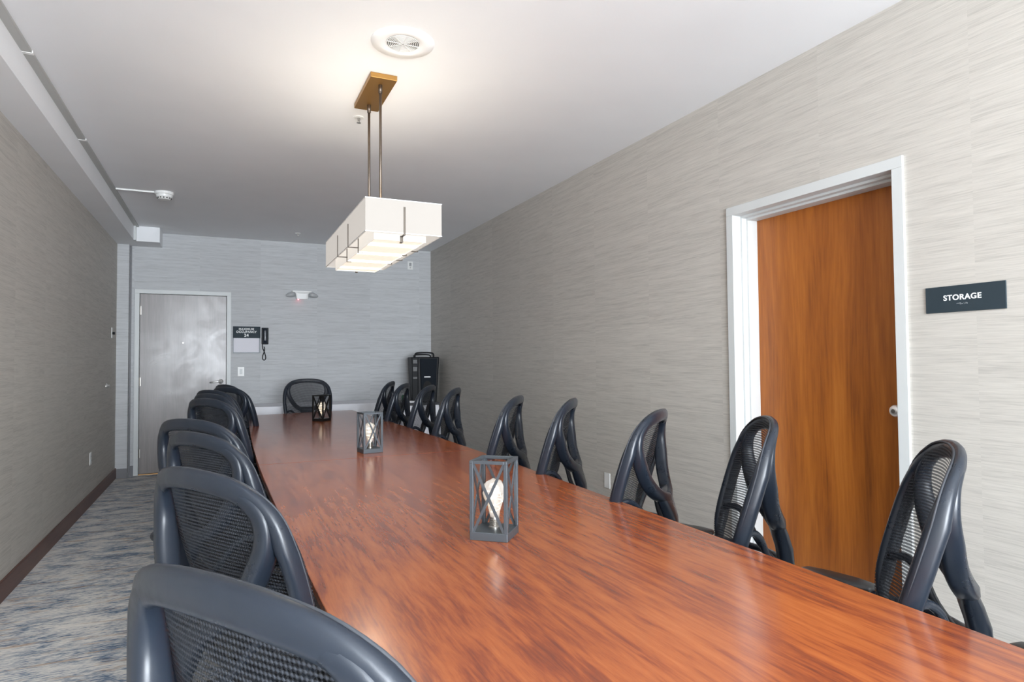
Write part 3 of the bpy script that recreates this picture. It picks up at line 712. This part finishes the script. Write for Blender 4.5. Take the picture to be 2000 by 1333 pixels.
cloth_table(sd, .15, 1.93, 7.83, 8.515, .79, .02, 'tablecloth')
bm = bmesh.new(); bx(bm, -.83, .91, -.32, .34, .76, .785); mk('table_board', bm, M_white, sd)
for sx_ in (-.78, .86):
    for sy_ in (-.28, .28): box('leg', (sx_-.015, sx_+.015, sy_-.015, sy_+.015, 0, .76), M_steel, sd)
ut = tag(empty('corner_table', (2.325, 8.10, 0)), 'small dark-topped table with a white pleated skirt in the far right corner', 'table')
cloth_table(ut, 2.095, 2.545, 7.815, 8.40, .742, .035, 'table_skirt', .02, .07)
box('table_top', (-.245, .235, -.300, .310, .742, .775), mat('dark_table_top', (.035, .035, .04), .35), ut, .004)
for sx_ in (-.2, .19):
    for sy_ in (-.25, .27): box('leg', (sx_-.015, sx_+.015, sy_-.015, sy_+.015, 0, .742), M_steel, ut)
# portable speaker, tapering downwards, turned towards the room
sp1 = tag(empty('portable_speaker', (2.42, 8.06, .775), math.radians(-6)), 'tall black portable speaker with carry handle in the far right corner', 'speaker')
def taper(bm, x0, x1, y0, y1, z0, z1, kb):
    v = bx(bm, x0, x1, y0, y1, z0, z1)
    cxx = (x0+x1)/2
    for q_ in v:
        if q_.co.z < z0+1e-6: q_.co.x = cxx+(q_.co.x-cxx)*kb
bm = bmesh.new(); taper(bm, -.185, .185, -.14, .16, 0, .585, .80); mk('cabinet', bm, M_blk, sp1, bevel=.012)
bm = bmesh.new(); taper(bm, -.075, .150, -.158, -.139, .03, .565, .78); mk('front_grille', bm, M_blk2, sp1, bevel=.006)
bm = bmesh.new(); taper(bm, -.180, -.100, -.166, -.139, .01, .580, .86); mk('side_column', bm, M_blk, sp1, bevel=.006)
bm = bmesh.new(); tube(bm, [(-.088, -.160, .57), (-.088, -.162, .40), (-.080, -.160, .02)], .006, 8); mk('edge_strip', bm, mat('grey_strip', (.10, .10, .105), .3), sp1, smooth=True)
bm = bmesh.new()
for (z0, z1) in ((.50, .55), (.40, .46), (.30, .33)): bx(bm, -.168, -.112, -.170, -.1655, z0, z1)
mk('control_panel', bm, mat('panel_grey', (.03, .03, .03), .4), sp1, bevel=.002)
box('badge', (-.020, .062, -.1605, -.1575, .318, .334), mat('silver_badge', (.75, .75, .75), .35), sp1)
bm = bmesh.new(); R_ = []
for i in range(24): a = 2*PI*i/24; R_.append((.022+.055*math.cos(a)*(1 if math.sin(a) < 0 else 1), -.1585, .20+.075*math.sin(a)))
vv = [bm.verts.new(p) for p in R_]; v2 = [bm.verts.new((p[0], p[1]-.003, p[2])) for p in R_]; bm.faces.new(vv); bm.faces.new(v2[::-1])
for i in range(24): bm.faces.new((vv[i], vv[(i+1) % 24], v2[(i+1) % 24], v2[i]))
mk('bass_port', bm, M_dark, sp1)
bm = bmesh.new(); tube(bm, catmull([(-.125, -.06, .58), (-.118, -.06, .625), (-.08, -.06, .640), (0, -.06, .643), (.08, -.06, .640), (.118, -.06, .625), (.125, -.06, .58)], 4), .011, 10)
tube(bm, catmull([(-.11, .09, .58), (-.10, .09, .612), (0, .09, .620), (.10, .09, .612), (.11, .09, .58)], 4), .009, 8); mk('carry_handle', bm, M_blk, sp1, smooth=True)
# things beside the speaker
bm = bmesh.new(); bx(bm, -.085, .085, -.07, .07, 0, .022); pk = tag(mk('paper_pad', bm, mat('pad_white', (.80, .80, .82), .6), bevel=.006), 'white folded cloth or paper stack lying left of the speaker on the corner table', 'paper'); pk.location = (2.175, 7.90, .775)
bt = tag(empty('bottle', (2.135, 8.02, .775)), 'small white and green bottle standing left of the speaker', 'bottle')
bm = bmesh.new(); lathe(bm, [(0, 0), (.022, 0), (.022, .07), (.014, .09), (.009, .10), (0, .10)], n=16); mk('body', bm, M_green, bt, smooth=True)
bm = bmesh.new(); lathe(bm, [(.010, .098), (.010, .118), (0, .119)], n=14); mk('cap', bm, M_plastic_w, bt)
